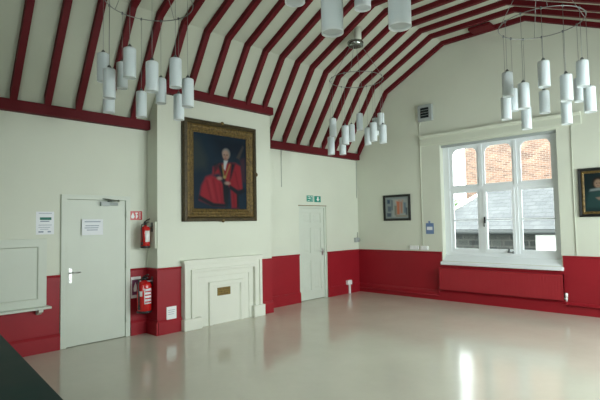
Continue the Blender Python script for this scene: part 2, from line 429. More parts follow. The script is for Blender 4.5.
# casement fastener and stay on the middle sash
h = MB(); h.box(FX-.04, FX-.012, -2.99, -2.965, 1.56, 1.68); h.tube([(FX-.035, -2.978, 1.60), (FX-.06, -2.978, 1.59), (FX-.06, -2.978, 1.49)], .011)
h.build('casement_fastener', M['black'], win)
h = MB(); h.tube([(FX-.02, -3.40, 1.03), (FX-.06, -3.40, 1.01), (FX-.06, -3.52, 1.0)], .010); h.cyl((FX-.03, -3.42, 1.0), (FX-.03, -3.42, 1.06), .016); h.cyl((FX-.06, -3.50, .985), (FX-.06, -3.50, 1.03), .014)
h.build('casement_stay', M['darkmetal'], win)
h = MB(); h.plate([[(-.005, .90), (.012, .90), (.012, .935), (-.005, .985)]], WY0, WY1, lambda u, v, a: (FX-u, a, v)); h.build('bottom_rail', M['winwhite'], win)
h = MB(); h.box(.05, .10, WY0+.01, WY1-.01, WZ1-.045, WZ1); h.build('blind_rail', M['greyplastic'], win)
struct(MB().box(-.062, .16, WY0-.032, WY1+.032, .725, .79).build('trim_sill', M['winwhite'], bevel=.012))
g_ = MB().plate([[(-.0, .79), (.13, .79), (.13, .915), (.10, .90), (.02, .83)]], WY0+.001, WY1-.001, lambda u, v, a: (u, a, v)); struct(g_.build('trim_sill_slope', M['winwhite']))
# moulded board above the window
m = MB(); m.plate([[(0, 3.215), (.035, 3.215), (.045, 3.25), (.045, 3.36), (.075, 3.385), (.085, 3.42), (0, 3.42)]], -4.72, -1.72, lambda u, v, a: (-u, a, v))
tag(m.build('window_pelmet', M['pelmet']), 'long cream moulded board fixed above the mullioned window', 'pelmet')

# ------------------------------------------------------------------ radiator
ra = thing('radiator', (-.05, -3.2, .22), 'long crimson painted panel radiator under the window', 'radiator')
RY0, RY1, RZ0, RZ1 = -4.36, -2.10, .235, .665
m = MB(); pr_ = []
n = 46; L = RY1-RY0
for i in range(n):
    a = RY0+L*i/n; b = L/n
    pr_ += [(a, .113), (a+b*.12, .1148), (a+b*.7, .1148), (a+b*.82, .113)]
pr_.append((RY1, .108))
loop = pr_ + [(RY1, .045), (RY0, .045)]
m.plate([loop], RZ0+.03, RZ1-.03, lambda u, v, a: (-v, u, a))
m.box(-.118, -.04, RY0, RY1, RZ1-.032, RZ1); m.box(-.118, -.04, RY0, RY1, RZ0, RZ0+.032)
m.box(-.119, -.04, RY0, RY0+.03, RZ0, RZ1); m.box(-.119, -.04, RY1-.03, RY1, RZ0, RZ1)
m.build('panel', M['radred'], ra, bevel=.005)
for y in (-4.0, -2.45):
    MB().box(-.05, -.008, y-.02, y+.02, RZ0+.06, RZ1-.06).build('wall_bracket', M['red'], ra)
v = MB(); v.cyl((-.075, RY0-.035, .22), (-.075, RY0-.035, .30), .014); v.cyl((-.075, RY0+.0, .265), (-.075, RY0-.05, .265), .013); v.revolve((-.075, RY0-.035, .29), (0, 0, 1), [(0, .02), (.02, .024), (.055, .024), (.07, .016)], 16)
v.build('valve', M['plastic'], ra)
v = MB(); v.cyl((-.075, RY1+.03, .10), (-.075, RY1+.03, .27), .011); v.cyl((-.075, RY1, .265), (-.075, RY1+.035, .265), .013)
v.build('pipe_tail', M['red'], ra)
v = MB(); v.cyl((-.075, RY0-.035, .145), (-.075, RY0-.035, .23), .011); v.build('pipe_tail', M['red'], ra)
m = MB(); m.tube([(-.075, RY0-.035, .15), (-.075, -5.4, .15), (-.075, ROOMY+.1, .15)], .012); 
tag(m.build('heating_pipe', M['red']), 'red painted heating pipe running along the skirting right of the radiator valve', 'pipe')
m = MB(); m.tube([(-.075, RY1+.03, .10), (-.075, -1.0, .10), (-.075, -.07, .10), (-.075, -.06, .10)], .012)
tag(m.build('heating_pipe', M['red']), 'red painted heating pipe along the skirting from the radiator to the room corner', 'pipe')

# ------------------------------------------------------------------ doors
d1 = struct(MB().plate([[(D1[0]-.075, 0), (D1[0]-.075, 2.065), (D1[1]+.07, 2.065), (D1[1]+.07, 0), (D1[1], 0), (D1[1], D1[2]), (D1[0], D1[2]), (D1[0], 0)]], .028, -.08, TW).build('door_1', M['white'], base=((D1[0]+D1[1])/2, 0, 0), bevel=.004))
MB().box(D1[0]+.004, D1[1]-.004, .035, -.010, .008, D1[2]-.004).build('leaf', M['white'], d1, bevel=.003)
h = MB(); h.plate([rect(-6.525, -6.485, .86, 1.06)], .010, .018, TW); h.cyl((-6.505, -.018, 1.0), (-6.505, -.062, 1.0), .010); h.tube([(-6.505, -.058, 1.0), (-6.48, -.062, 1.0), (-6.39, -.06, 1.0)], .010)
h.cyl((-6.505, -.018, .90), (-6.505, -.024, .90), .012)
h.build('handle', M['steel'], d1)
for z in (.22, 1.0, 1.75): MB().cyl((D1[1]+.004, -.034, z), (D1[1]+.004, -.034, z+.09), .009, 10).build('hinge', M['white'], d1)
h = MB(); h.box(-6.11, -5.99, -.01, -.062, 1.915, 1.975); h.cyl((-6.10, -.036, 1.945), (-5.86, -.036, 1.945), .022)
h.build('closer_body', M['greyplastic'], d1, bevel=.004)
h = MB(); h.tube([(-6.02, -.06, 1.98), (-5.92, -.14, 1.985), (-5.90, -.15, 1.985)], .009); h.tube([(-5.90, -.15, 1.985), (-5.97, -.08, 2.0), (-6.08, -.03, 2.02)], .009); h.cyl((-5.90, -.15, 1.97), (-5.90, -.15, 2.0), .013)
h.build('closer_arm', M['chrome'], d1)
d2y = .05
d2 = struct(MB().plate([[(D2[0], 0), (D2[0], D2[2]), (D2[1], D2[2]), (D2[1], 0), (D2[1]-.045, 0), (D2[1]-.045, D2[2]-.045), (D2[0]+.045, D2[2]-.045), (D2[0]+.045, 0)]], -.02, -.13, TW).build('door_2', M['white'], base=((D2[0]+D2[1])/2, 0, 0), bevel=.004))
lx0, lx1, lz1 = D2[0]+.047, D2[1]-.047, D2[2]-.048
pw = [(lx0+.10, lx0+.345), (lx1-.345, lx1-.10)]; ph = [(.20, .82), (.98, 1.52), (1.62, 1.84)]
panels = [rect(a, b, c_, d_) for a, b in pw for c_, d_ in ph]
leaf = MB().plate([rect(lx0, lx1, .01, lz1)] + panels, -.045, -.09, TW)
for a, b in pw:
    for c_, d_ in ph:
        leaf.box(a-.001, b+.001, .056, .085, c_-.001, d_+.001)
        q = .07 if d_-c_ > .3 else .05
        leaf.add([TW(a+.035, c_+.035, -.056), TW(b-.035, c_+.035, -.056), TW(b-.035, d_-.035, -.056), TW(a+.035, d_-.035, -.056),
                  TW(a+q, c_+q, -.049), TW(b-q, c_+q, -.049), TW(b-q, d_-q, -.049), TW(a+q, d_-q, -.049)],
                 [(4, 5, 6, 7), (0, 1, 5, 4), (1, 2, 6, 5), (2, 3, 7, 6), (3, 0, 4, 7)])
leaf.build('leaf', M['white'], d2)
h = MB(); h.plate([rect(lx1-.075, lx1-.035, .92, 1.07)], -.044, -.036, TW); h.cyl((lx1-.055, .036, 1.01), (lx1-.055, -.015, 1.01), .009); h.tube([(lx1-.055, -.012, 1.01), (lx1-.09, -.015, 1.01), (lx1-.17, -.012, 1.01)], .009)
h.build('handle', M['steel'], d2)
struct(MB().box(D2[0]-.02, D2[1]+.0, 0, -.012, D2[2]-.002, D2[2]+.012).build('trim_door_head', M['brass']))

# ------------------------------------------------------------------ fireplace
fp = thing('fireplace_surround', (-4.18, -BD, 0), 'white painted stepped fireplace surround with a blocked up opening', 'fireplace')
Y = lambda u, v, a: (u, -BD-a-.001, v)
FX0, FX1, FZ = -4.975, -3.40, 1.045
U = lambda a, b, t, bot: [(a, bot), (a, t), (b, t), (b, bot)]
def arch(o, a, b, t, w_, d0, d1, bot=0.0):
    return o.plate([[(a, bot), (a, t), (b, t), (b, bot), (b-w_, bot), (b-w_, t-w_), (a+w_, t-w_), (a+w_, bot)]], d0, d1, Y)
m = MB(); arch(m, FX0, FX1, FZ, .055, 0, .10); arch(m, FX0+.05, FX1-.05, FZ-.05, .075, 0, .075); arch(m, FX0+.12, FX1-.12, FZ-.12, .05, 0, .105); arch(m, FX0+.165, FX1-.165, FZ-.165, .10, 0, .045)
m.box(FX0-.02, FX1+.02, -BD-.001, -BD-.001-.115, FZ-.012, FZ+.03)
m.build('surround', M['fire'], fp, bevel=.006)
for a, b in ((FX0-.025, FX0+.30), (FX1-.21, FX1+.045)):
    MB().box(a, b, -BD-.001, -BD-.001-.125, 0, .175 if a < -4 else .20).build('plinth_block', M['fire'], fp, bevel=.012)
m = MB(); m.box(FX0+.26, FX1-.26, -BD-.001, -BD-.001-.03, 0, FZ-.26); m.build('infill_panel', M['fire'], fp)
m = MB(); PX0, PX1, PZ = -4.50, -3.80, .69
arch(m, PX0, PX1, PZ, .06, 0, .065); arch(m, PX0+.055, PX1-.055, PZ-.055, .02, 0, .05); m.box(PX0+.05, PX1-.05, -BD-.001, -BD-.001-.042, 0, PZ-.05)
m.build('cover_board', M['fire'], fp, bevel=.005)
m = MB(); m.box(-4.335, -4.07, -BD-.041, -BD-.052, .455, .585); 
pq = m.build('plaque', M['brass'], fp, bevel=.004)
m = MB()
for j, (a, b) in enumerate([(-4.30, -4.11), (-4.31, -4.10), (-4.28, -4.13)]): m.box(a, b, -BD-.052, -BD-.0532, .55-j*.035, .556-j*.035)
for x in (-4.322, -4.083): m.cyl((x, -BD-.052, .572), (x, -BD-.055, .572), .005, 8)
m.build('plaque_lettering', M['giltdark'], pq)

# ------------------------------------------------------------------ serving hatch (left edge)
sh = thing('serving_hatch', (-7.5, 0, .58), 'pale green wooden serving hatch with projecting shelf left of the flush door', 'hatch')
m = MB(); frame(m, -8.3, -6.81, .60, 1.475, [(0, 0), (0, .05), (.10, .05), (.115, .03), (.135, .03), (.135, 0)], TW); m.build('frame', M['white'], sh, bevel=.003)
m = MB(); m.box(-8.2, -6.91, 0, -.032, .70, 1.38); m.build('panel', M['white'], sh)
m = MB(); m.box(-8.4, -6.775, 0, -.15, .575, .605); m.build('shelf', M['white'], sh, bevel=.006)
for x in (-6.90, -7.9): MB().plate([[(0, .575), (.13, .575), (.13, .545), (.03, .50), (0, .50)]], x-.02, x+.03, lambda u, v, a: (a, -u, v)).build('shelf_bracket', M['white'], sh)

# ------------------------------------------------------------------ signs and notices
def notice(name, x0, x1, z0, z1, y, label, lines, cat='notice', head=None, headm='inkgreen', th=.003, m='paper'):
    t = MB().box(x0, x1, y, y-th, z0, z1).build(name, M[m]); tag(t, label, cat)
    if head:
        MB().box(*head[:2], y-th, y-th-.001, *head[2:]).build('heading', M[headm], t)
    if lines:
        b = MB()
        for a, c_, z, hh in lines: b.box(a, c_, y-th, y-th-.0008, z, z+hh)
        b.build('print', M['ink'], t)
    return t
notice('notice', -6.93, -6.712, 1.53, 1.83, 0, 'white notice with a dark green heading on the wall left of the flush door',
       [(-6.90, -6.74, 1.805, .006), (-6.88, -6.77, 1.695, .012), (-6.90, -6.74, 1.65, .006), (-6.90, -6.76, 1.62, .005), (-6.88, -6.78, 1.595, .005), (-6.90, -6.84, 1.555, .018), (-6.79, -6.75, 1.555, .018)], head=(-6.885, -6.745, 1.72, 1.755))
notice('notice', -6.365, -6.075, 1.505, 1.725, -.035, 'white printed paper notice stuck on the flush pale door',
       [(-6.33, -6.11, 1.685, .012), (-6.32, -6.13, 1.63, .01), (-6.33, -6.14, 1.60, .01), (-6.30, -6.15, 1.57, .01)])
fs = tag(MB().box(-5.655, -5.465, 0, -.004, 1.712, 1.845).build('fire_sign', M['signred']), 'small red rectangular fire point sign right of the flush door', 'sign')
b = MB(); yy = -.004
b.plate([[(-5.635, 1.735), (-5.60, 1.735), (-5.585, 1.76), (-5.60, 1.80), (-5.61, 1.825), (-5.625, 1.80), (-5.64, 1.77)]], .004, .005, TW)
b.box(-5.572, -5.535, yy, yy-.001, 1.805, 1.822); b.box(-5.565, -5.55, yy, yy-.001, 1.735, 1.80); b.box(-5.545, -5.535, yy, yy-.001, 1.75, 1.785)
for z in (1.815, 1.795, 1.775, 1.755, 1.735): b.box(-5.515, -5.485, yy, yy-.001, z, z+.008)
b.build('pictogram', M['signwhite'], fs)
n = notice('notice', -5.645, -5.49, .545, .86, -.008, 'white framed maroon notice behind the lower fire extinguisher', [], head=(-5.628, -5.507, .59, .815), headm='maroon', m='signwhite')
b = MB(); b.plate([[(-5.60, .64), (-5.56, .64), (-5.545, .69), (-5.56, .74), (-5.575, .78), (-5.595, .73), (-5.605, .68)]], .012, .0128, TW)
b.build('print', M['signwhite'], n)
n = notice('notice', -5.24, -5.075, .185, .395, -BD-.008, 'small square white plate low on the red chimney breast', [(-5.215, -5.10, .34, .006), (-5.215, -5.11, .31, .006), (-5.215, -5.12, .28, .006)], cat='plate', th=.012, m='plastic')
ex = thing('exit_sign', (-1.545, 0, 2.075), 'pair of green emergency exit pictogram plates above the panelled door', 'sign')
def explate(x0, x1, z0, z1):
    return MB().box(x0, x1, 0, -.006, z0, z1).build('plate', M['signgreen'], ex)
p1 = explate(-1.775, -1.575, 2.075, 2.205)
b = MB(); b.box(-1.755, -1.675, -.006, -.007, 2.14, 2.15); b.plate([[(-1.695, 2.12), (-1.66, 2.145), (-1.695, 2.17)]], .006, .007, TW)
b.plate([rect(-1.65, -1.592, 2.09, 2.19), rect(-1.641, -1.601, 2.09, 2.181)], .006, .007, TW)
b.box(-1.752, -1.67, -.006, -.007, 2.18, 2.19); b.box(-1.752, -1.69, -.006, -.007, 2.092, 2.103); b.build('pictogram', M['signwhite'], p1)
p2 = explate(-1.535, -1.335, 2.068, 2.198)
b = MB(); b.plate([[(-1.425, 2.085), (-1.375, 2.13), (-1.405, 2.13), (-1.405, 2.18), (-1.45, 2.18), (-1.45, 2.13), (-1.48, 2.13)]], .006, .007, TW); b.build('pictogram', M['signwhite'], p2)

# ------------------------------------------------------------------ fire extinguishers on the side of the breast
def extinguisher(cx, cy, z0, z1, r, label, big):
    t = thing('fire_extinguisher', (cx, cy, z0), label, 'fire extinguisher', 'fire extinguishers beside the flush door')
    H = z1-z0; hb = H*.80
    m = MB(); m.revolve((cx, cy, z0), (0, 0, 1), [(0, r*.90), (.008, r), (hb-r*.55, r), (hb-r*.28, r*.86), (hb-r*.1, r*.55), (hb, r*.28), (hb+.02, r*.26)], 28); m.build('cylinder', M['exred'], t)
    m = MB(); m.revolve((cx, cy, z0-.012), (0, 0, 1), [(0, r*.95), (.004, r*1.03), (.03, r*1.03), (.034, r*1.0)], 28); m.build('base_ring', M['black'], t)
    m = MB(); m.revolve((cx, cy, z0+hb+.01), (0, 0, 1), [(0, r*.34), (.03, r*.36), (.045, r*.28)], 16); m.box(cx-.012, cx+.012, cy-.10, cy+.03, z0+hb+.045, z0+hb+.06)
    m.tube([(cx, cy+.02, z0+hb+.06), (cx, cy-.05, z0+hb+.085), (cx, cy-.13, z0+hb+.10)], .009); m.build('valve_lever', M['black'], t)
    m = MB(); a = -2.3
    px = lambda an, rr: (cx+math.cos(an)*rr, cy+math.sin(an)*rr)
    q = [(*px(-2.9, r*.3), z0+hb+.03), (*px(-2.9, r*.95), z0+hb+.02), (*px(-2.8, r*1.18), z0+hb-.06), (*px(-2.7, r*1.16), z0+H*.45), (*px(-2.7, r*1.14), z0+H*.2)]
    m.tube(q, .011 if big else .009, 10); m.cyl(q[-1], (q[-1][0], q[-1][1], z0+H*.08), .016); m.build('hose', M['black'], t)
    m = MB(); n_ = 8; vs = []; fs_ = []
    za, zb_ = z0+H*(.22 if big else .2), z0+H*.62
    for i in range(n_+1):
        an = -2.05+1.15*i/n_
        for zz in (za, zb_): vs.append((cx+math.cos(an)*(r+.0015), cy+math.sin(an)*(r+.0015), zz))
    for i in range(n_): fs_.append((2*i, 2*i+2, 2*i+3, 2*i+1))
    m.add(vs, fs_, True); lb = m.build('label', M['signwhite'] if not big else M['paper'], t); so = lb.modifiers.new('s', 'SOLIDIFY'); so.thickness = .001
    if big:
        m = MB(); vs = []; fs_ = []; vs2 = []
        for row in range(5):
            for i in range(n_+1):
                an = -1.95+.95*i/n_
                for zz in (0, .018): vs.append((cx+math.cos(an)*(r+.0032), cy+math.sin(an)*(r+.0032), za+.02+row*.05+zz))
            o_ = row*2*(n_+1)
            fs_ += [(o_+2*i, o_+2*i+2, o_+2*i+3, o_+2*i+1) for i in range(n_)]
        m.add(vs, fs_, True); m.build('label_print', M['exred'], lb)
        m = MB(); vs = []
        for i in range(4):
            an = -2.75+.45*i/3
            for zz in (z0+H*.42, z0+H*.55): vs.append((cx+math.cos(an)*(r+.0018), cy+math.sin(an)*(r+.0018), zz))
        m.add(vs, [(2*i, 2*i+2, 2*i+3, 2*i+1) for i in range(3)], True); m.build('sticker', M['signwhite'], t)
    m = MB(); m.box(BX0-.0005, cx+r*.2, cy-.03, cy+.03, z0+hb-.02, z0+hb+.0); m.box(BX0-.010, BX0-.0005, cy-.03, cy+.03, z0+hb-.09, z0+hb+.05); m.build('wall_bracket', M['darkmetal'], t)
    return t
extinguisher(BX0-.112, -.155, 1.30, 1.70, .068, 'smaller fire extinguisher hung high on the side of the chimney breast', False)
extinguisher(BX0-.135, -.165, .35, .92, .105, 'larger fire extinguisher with white label hung low on the red dado', True)
tag(MB().box(BX0-.0, BX0-.028, -.295, -.225, 1.28, 1.68).build('backboard', M['cream'], bevel=.004), 'narrow cream board on the breast side beside the upper extinguisher', 'board')

# ------------------------------------------------------------------ pictures
def portrait(s, t):
    c = portrait_(s, t); return (c[0]*.62, c[1]*.72, c[2]*.85)
def portrait_(s, t):
    # s, t in 0..1 from the top left
    c = (.010, .024, .036)
    c = lay(c, (.032, .042, .038), sd_poly(s, t, [(-.1, .05), (.10, .10), (.24, .34), (.22, .47), (-.1, .50)]), .06)
    c = lay(c, (.006, .012, .020), sd_poly(s, t, [(.3, 0), (1.1, 0), (1.1, .35), (.8, .3), (.45, .25)]), .1)
    c = lay(c, (.055, .045, .035), sd_poly(s, t, [(.80, .28), (.93, .10), (.955, .12), (.86, .30)]), .015)
    c = lay(c, (.10, .02, .02), sd_poly(s, t, [(.88, .30), (.97, .28), (.98, .62), (.90, .60)]), .03, .5)
    # robe: shoulders, sleeves, lap and skirts
    c = lay(c, (.30, .016, .022), sd_poly(s, t, [(.35, .44), (.47, .39), (.62, .37), (.78, .36), (.88, .40), (.92, .72), (.80, .74), (.66, .70), (.46, .52), (.34, .54)]), .02)
    c = lay(c, (.34, .018, .026), sd_poly(s, t, [(.22, .58), (.32, .55), (.46, .60), (.57, .68), (.60, .82), (.56, .96), (.34, .95), (.10, .88), (.14, .70)]), .025)
    c = lay(c, (.27, .014, .020), sd_poly(s, t, [(.68, .72), (.80, .75), (.84, .985), (.70, .985)]), .02)
    # folds and fur trim
    for x0, y0, x1, y1 in [(.22, .62, .30, .88), (.34, .60, .42, .90), (.46, .66, .50, .92), (.76, .48, .84, .74), (.72, .78, .74, .97)]:
        c = lay(c, (.15, .008, .014), sd_poly(s, t, [(x0, y0), (x0+.025, y0), (x1+.025, y1), (x1, y1)]), .02, .7)
    c = lay(c, (.42, .05, .05), sd_poly(s, t, [(.26, .60), (.30, .60), (.37, .86), (.34, .86)]), .02, .5)
    c = lay(c, (.010, .012, .016), sd_poly(s, t, [(.10, .82), (.36, .92), (.60, .93), (.60, .97), (.34, .97), (.08, .87)]), .012)
    c = lay(c, (.010, .012, .016), sd_poly(s, t, [(.44, .42), (.50, .36), (.58, .60), (.66, .72), (.62, .98), (.54, .90), (.52, .62)]), .02)
    c = lay(c, (.010, .012, .016), sd_poly(s, t, [(.70, .36), (.78, .37), (.70, .56), (.66, .62)]), .02)
    c = lay(c, (.010, .012, .016), sd_poly(s, t, [(.66, .66), (.84, .74), (.96, .70), (.97, .76), (.83, .81), (.66, .72)]), .012)
    c = lay(c, (.010, .012, .016), sd_poly(s, t, [(.80, .80), (.84, .80), (.85, .985), (.80, .985)]), .01)
    c = lay(c, (.012, .014, .018), sd_poly(s, t, [(.36, .40), (.46, .37), (.44, .46), (.37, .53)]), .015, .8)
    # collar, chain, hands
    c = lay(c, (.55, .53, .46), sd_poly(s, t, [(.555, .335), (.63, .335), (.60, .40), (.58, .47), (.55, .45)]), .012)
    c = lay(c, (.30, .20, .05), sd_poly(s, t, [(.52, .40), (.545, .40), (.56, .55), (.54, .55)]), .01, .8)
    c = lay(c, (.30, .20, .05), sd_poly(s, t, [(.66, .38), (.685, .38), (.60, .55), (.575, .55)]), .01, .8)
    c = lay(c, (.36, .26, .07), sd_ell(s, t, .565, .565, .028, .02), .01)
    c = lay(c, (.40, .24, .17), sd_ell(s, t, .47, .585, .045, .022), .012)
    c = lay(c, (.40, .24, .17), sd_ell(s, t, .62, .645, .05, .022), .012)
    # head
    c = lay(c, (.22, .20, .17), sd_ell(s, t, .60, .24, .076, .072), .015)
    c = lay(c, (.40, .22, .14), sd_ell(s, t, .592, .262, .060, .068), .012)
    c = lay(c, (.46, .28, .19), sd_ell(s, t, .58, .225, .04, .028), .02, .7)
    for ex_ in (.565, .615): c = lay(c, (.05, .03, .03), sd_ell(s, t, ex_, .258, .013, .007), .006)
    c = lay(c, (.27, .13, .09), sd_ell(s, t, .585, .283, .012, .016), .01, .8)
    c = lay(c, (.25, .08, .07), sd_ell(s, t, .588, .307, .022, .006), .006)
    return c
def picture(name, u0, u1, v0, v1, prof, fm, depth, w_, to, fn, nx, ny, label, inner=None):
    p = to((u0+u1)/2, v0, 0)
    t = thing(name, p, label, 'picture')
    m = MB(); frame(m, u0, u1, v0, v1, prof, to); m.build('frame', M[fm], t)
    if inner:
        m = MB(); frame(m, u0+inner[0], u1-inner[0], v0+inner[0], v1-inner[0], inner[1], to); m.build('inner_moulding', M[inner[2]], t)
    canvas(u0+w_, u1-w_, v0+w_, v1-w_, depth, to, nx, ny, fn, 'canvas', t, depth-.001)
    return t
pt = picture('framed_portrait', -4.97, -3.475, 1.675, 3.325,
        [(0, .0), (0, .055), (.015, .075), (.05, .085), (.07, .065), (.075, .02), (.075, 0)], 'giltdark', .022, .205, Y, portrait, 110, 130,
        'large gilt framed portrait of a seated person in red robes over the fireplace',
        inner=(.075, [(0, 0), (0, .055), (.03, .065), (.06, .05), (.075, .055), (.105, .035), (.115, .04), (.132, .028), (.132, 0)], 'gilt'))
for x, z in ((-4.22, 3.312), (-4.22, 1.69), (-3.488, 2.5)):
    m = MB(); m.revolve((x, -BD-.06, z), (0, -1, 0), [(0, .036), (.012, .036), (.02, .025), (.026, .01)], 10); m.build('boss', M['gilt'], pt)
def sketch(s, t):
    c = (.22, .26, .26)
    c = lay(c, (.30, .33, .31), sd_poly(s, t, [(.3, .08), (.98, .08), (.98, .95), (.3, .95)]), .03)
    for x, y, w_, h_, col in [(.08, .10, .14, .2, (.05, .08, .12)), (.10, .42, .16, .25, (.10, .13, .16)), (.06, .74, .2, .18, (.07, .10, .13)), (.26, .12, .08, .5, (.12, .15, .17)),
                              (.44, .14, .12, .16, (.42, .35, .30)), (.50, .20, .14, .62, (.46, .16, .09)), (.66, .22, .10, .55, (.38, .20, .14)), (.40, .40, .10, .45, (.20, .20, .16)),
                              (.80, .26, .10, .5, (.14, .20, .24)), (.88, .50, .08, .35, (.09, .11, .13)), (.58, .12, .08, .10, (.40, .26, .20)), (.72, .13, .07, .10, (.38, .25, .2)), (.45, .86, .5, .06, (.24, .20, .14))]:
        c = lay(c, col, sd_poly(s, t, [(x, y), (x+w_, y+.02), (x+w_*.9, y+h_), (x+.01, y+h_)]), .025)
    return c
picture('framed_print', -1.425, -.735, 1.64, 2.215, [(0, 0), (0, .025), (.008, .03), (.05, .022), (.055, 0)], 'ebony', .012, .052, TG, lambda s, t: sketch(1-s, t), 50, 40,
        'small black framed print with reddish figures left of the window')
def dusk(s, t):
    c = dusk_(s, t); return (c[0]*.55, c[1]*.55, c[2]*.6)
def dusk_(s, t):
    c = (.012, .026, .026)
    c = lay(c, (.02, .05, .045), sd_poly(s, t, [(-.1, .5), (.5, .42), (1.1, .55), (1.1, 1.1), (-.1, 1.1)]), .08)
    c = lay(c, (.03, .022, .014), sd_ell(s, t, .42, .26, .15, .15), .03)
    c = lay(c, (.40, .27, .17), sd_ell(s, t, .40, .28, .085, .11), .02)
    c = lay(c, (.30, .36, .33), sd_poly(s, t, [(.22, .42), (.40, .39), (.60, .42), (.64, .47), (.40, .46), (.2, .48)]), .02)
    c = lay(c, (.03, .08, .07), sd_poly(s, t, [(.20, .48), (.64, .47), (.85, .9), (.1, .9)]), .03)
    c = lay(c, (.36, .25, .17), sd_poly(s, t, [(.34, .64), (.66, .60), (.68, .66), (.40, .70)]), .02)
    for ex_ in (.37, .43): c = lay(c, (.04, .03, .02), sd_ell(s, t, ex_, .27, .016, .012), .008)
    c = lay(c, (.24, .08, .06), sd_ell(s, t, .40, .335, .025, .009), .008)
    return c
picture('framed_painting', -5.45, -4.635, 1.64, 2.45, [(0, 0), (0, .03), (.012, .04), (.045, .032), (.05, 0)], 'ebony', .014, .085, TG, lambda s, t: dusk(1.09-s, t), 60, 60,
        'dark framed half length portrait painting right of the window',
        inner=(.049, [(0, 0), (0, .028), (.02, .034), (.04, .018), (.04, 0)], 'gilt'))

# ------------------------------------------------------------------ small fittings
v = thing('loudspeaker', (-.03, -1.86, 3.72), 'grey square wall loudspeaker with dark grille high above the pelmet end', 'loudspeaker')
m = MB(); m.plate([rounded(-2.02, -1.70, 3.735, 4.08, .03)], 0, .07, TG); m.build('case', M['greyplastic'], v, bevel=.012)
m = MB(); m.box(-.07, -.076, -1.955, -1.765, 3.80, 4.015); gr = m.build('grille', M['dark'], v)
m = MB()
for j in range(3): m.box(-.076, -.079, -1.95, -1.77, 3.85+j*.055, 3.856+j*.055)
m.build('louvre', M['greyplastic'], gr)
def tag_cable(pts, r, label, name='conduit', m='pelmet'):
    return tag(MB().tube(pts, r).build(name, M[m]), label, 'conduit')
tag_cable([(-.011, -1.735, 3.73), (-.011, -1.70, 3.68), (-.011, -1.70, 1.105)], .010, 'thin cream conduit dropping from the loudspeaker to the wall sockets')
tag_cable([(-2.505, -.006, 3.095), (-2.51, -.006, 2.35)], .006, 'short grey cable hanging down the wall from the timber plate', 'cable', 'cable')
tag_cable([(-.03, -.008, 3.085), (-.045, -.008, 2.2)], .007, 'short grey cable hanging from the timber plate in the room corner', 'cable', 'cable')
tag_cable([(-.010, -4.56, 3.21), (-.010, -4.56, 1.0)], .008, 'thin cream conduit below the right end of the pelmet')
def socket(y0, y1, label):
    t = thing('wall_socket', (-.01, (y0+y1)/2, 1.0), label, 'socket', 'white sockets left of the window')
    m = MB(); m.box(0, -.035, y0, y1, 1.015, 1.095); m.build('back_box', M['plastic'], t, bevel=.004)
    m = MB(); w_ = y1-y0
    for q in (.25, .75): MB().box(-.035, -.041, y0+w_*q-.012, y0+w_*q+.012, 1.05, 1.08).build('switch', M['signwhite'], t)
socket(-1.60, -1.39, 'white double socket box above the dado left of the conduit')
socket(-1.82, -1.65, 'white double socket box above the dado right of the conduit')
t = thing('wall_notice', (-.005, -1.865, 1.345), 'small blue and white notice hung beside the window', 'notice')
MB().box(0, -.004, -1.955, -1.775, 1.35, 1.575).build('sheet', M['blue'], t)
m = MB(); m.box(-.004, -.005, -1.925, -1.80, 1.43, 1.50); m.build('print', M['paper'], t)
m = MB(); m.cyl((0, -1.86, 1.60), (-.015, -1.86, 1.60), .022, 12); m.box(-.001, -.004, -1.875, -1.845, 1.57, 1.61); m.build('hook', M['blue'], t)
t = thing('thermostat', (-.10, 0, 1.15), 'grey thermostat box on the wall tight in the room corner', 'thermostat')
MB().box(-.175, -.03, 0, -.06, 1.155, 1.255).build('case', M['greyplastic'], t, bevel=.006)
MB().cyl((-.06, -.06, 1.205), (-.06, -.075, 1.205), .024, 16).build('dial', M['steel'], t)
m = MB(); m.tube([(-.07, -.03, 1.255), (-.06, -.02, 1.31), (-.04, -.008, 1.38)], .008); m.build('cable', M['cable'], t)
t = thing('floor_socket', (-.445, -.06, 0), 'white socket box on a short white conduit post by the corner', 'socket')
MB().box(-.525, -.37, -.008, -.07, .20, .30).build('box', M['plastic'], t, bevel=.006)
MB().box(-.47, -.425, -.036, -.07, 0, .205).build('conduit', M['plastic'], t, bevel=.004)

# ------------------------------------------------------------------ dark table at the lower left
tb = thing('table', (-8.6, -3.2, 0), 'long dark green topped table in the near left corner', 'table')
P = [(-7.80, -2.06), (-7.985, -4.14), (-8.03, -4.65), (-9.45, -4.52), (-9.22, -1.93)]
m = MB(); m.plate([P], .712, .74, lambda u, v, a: (u, v, a)); m.build('tabletop', M['table'], tb, bevel=.004)
m = MB(); m.plate([[(-7.90, -2.15), (-8.12, -4.52), (-9.36, -4.42), (-9.14, -2.04)], [(-7.925, -2.175), (-8.142, -4.495), (-9.335, -4.395), (-9.118, -2.065)]], .63, .712, lambda u, v, a: (u, v, a)); m.build('apron', M['tablemetal'], tb)
for x, y in ((-7.95, -2.2), (-8.15, -4.46), (-9.31, -4.36), (-9.10, -2.09)):
    MB().box(x-.02, x+.02, y-.02, y+.02, 0, .712).build('leg', M['tablemetal'], tb)

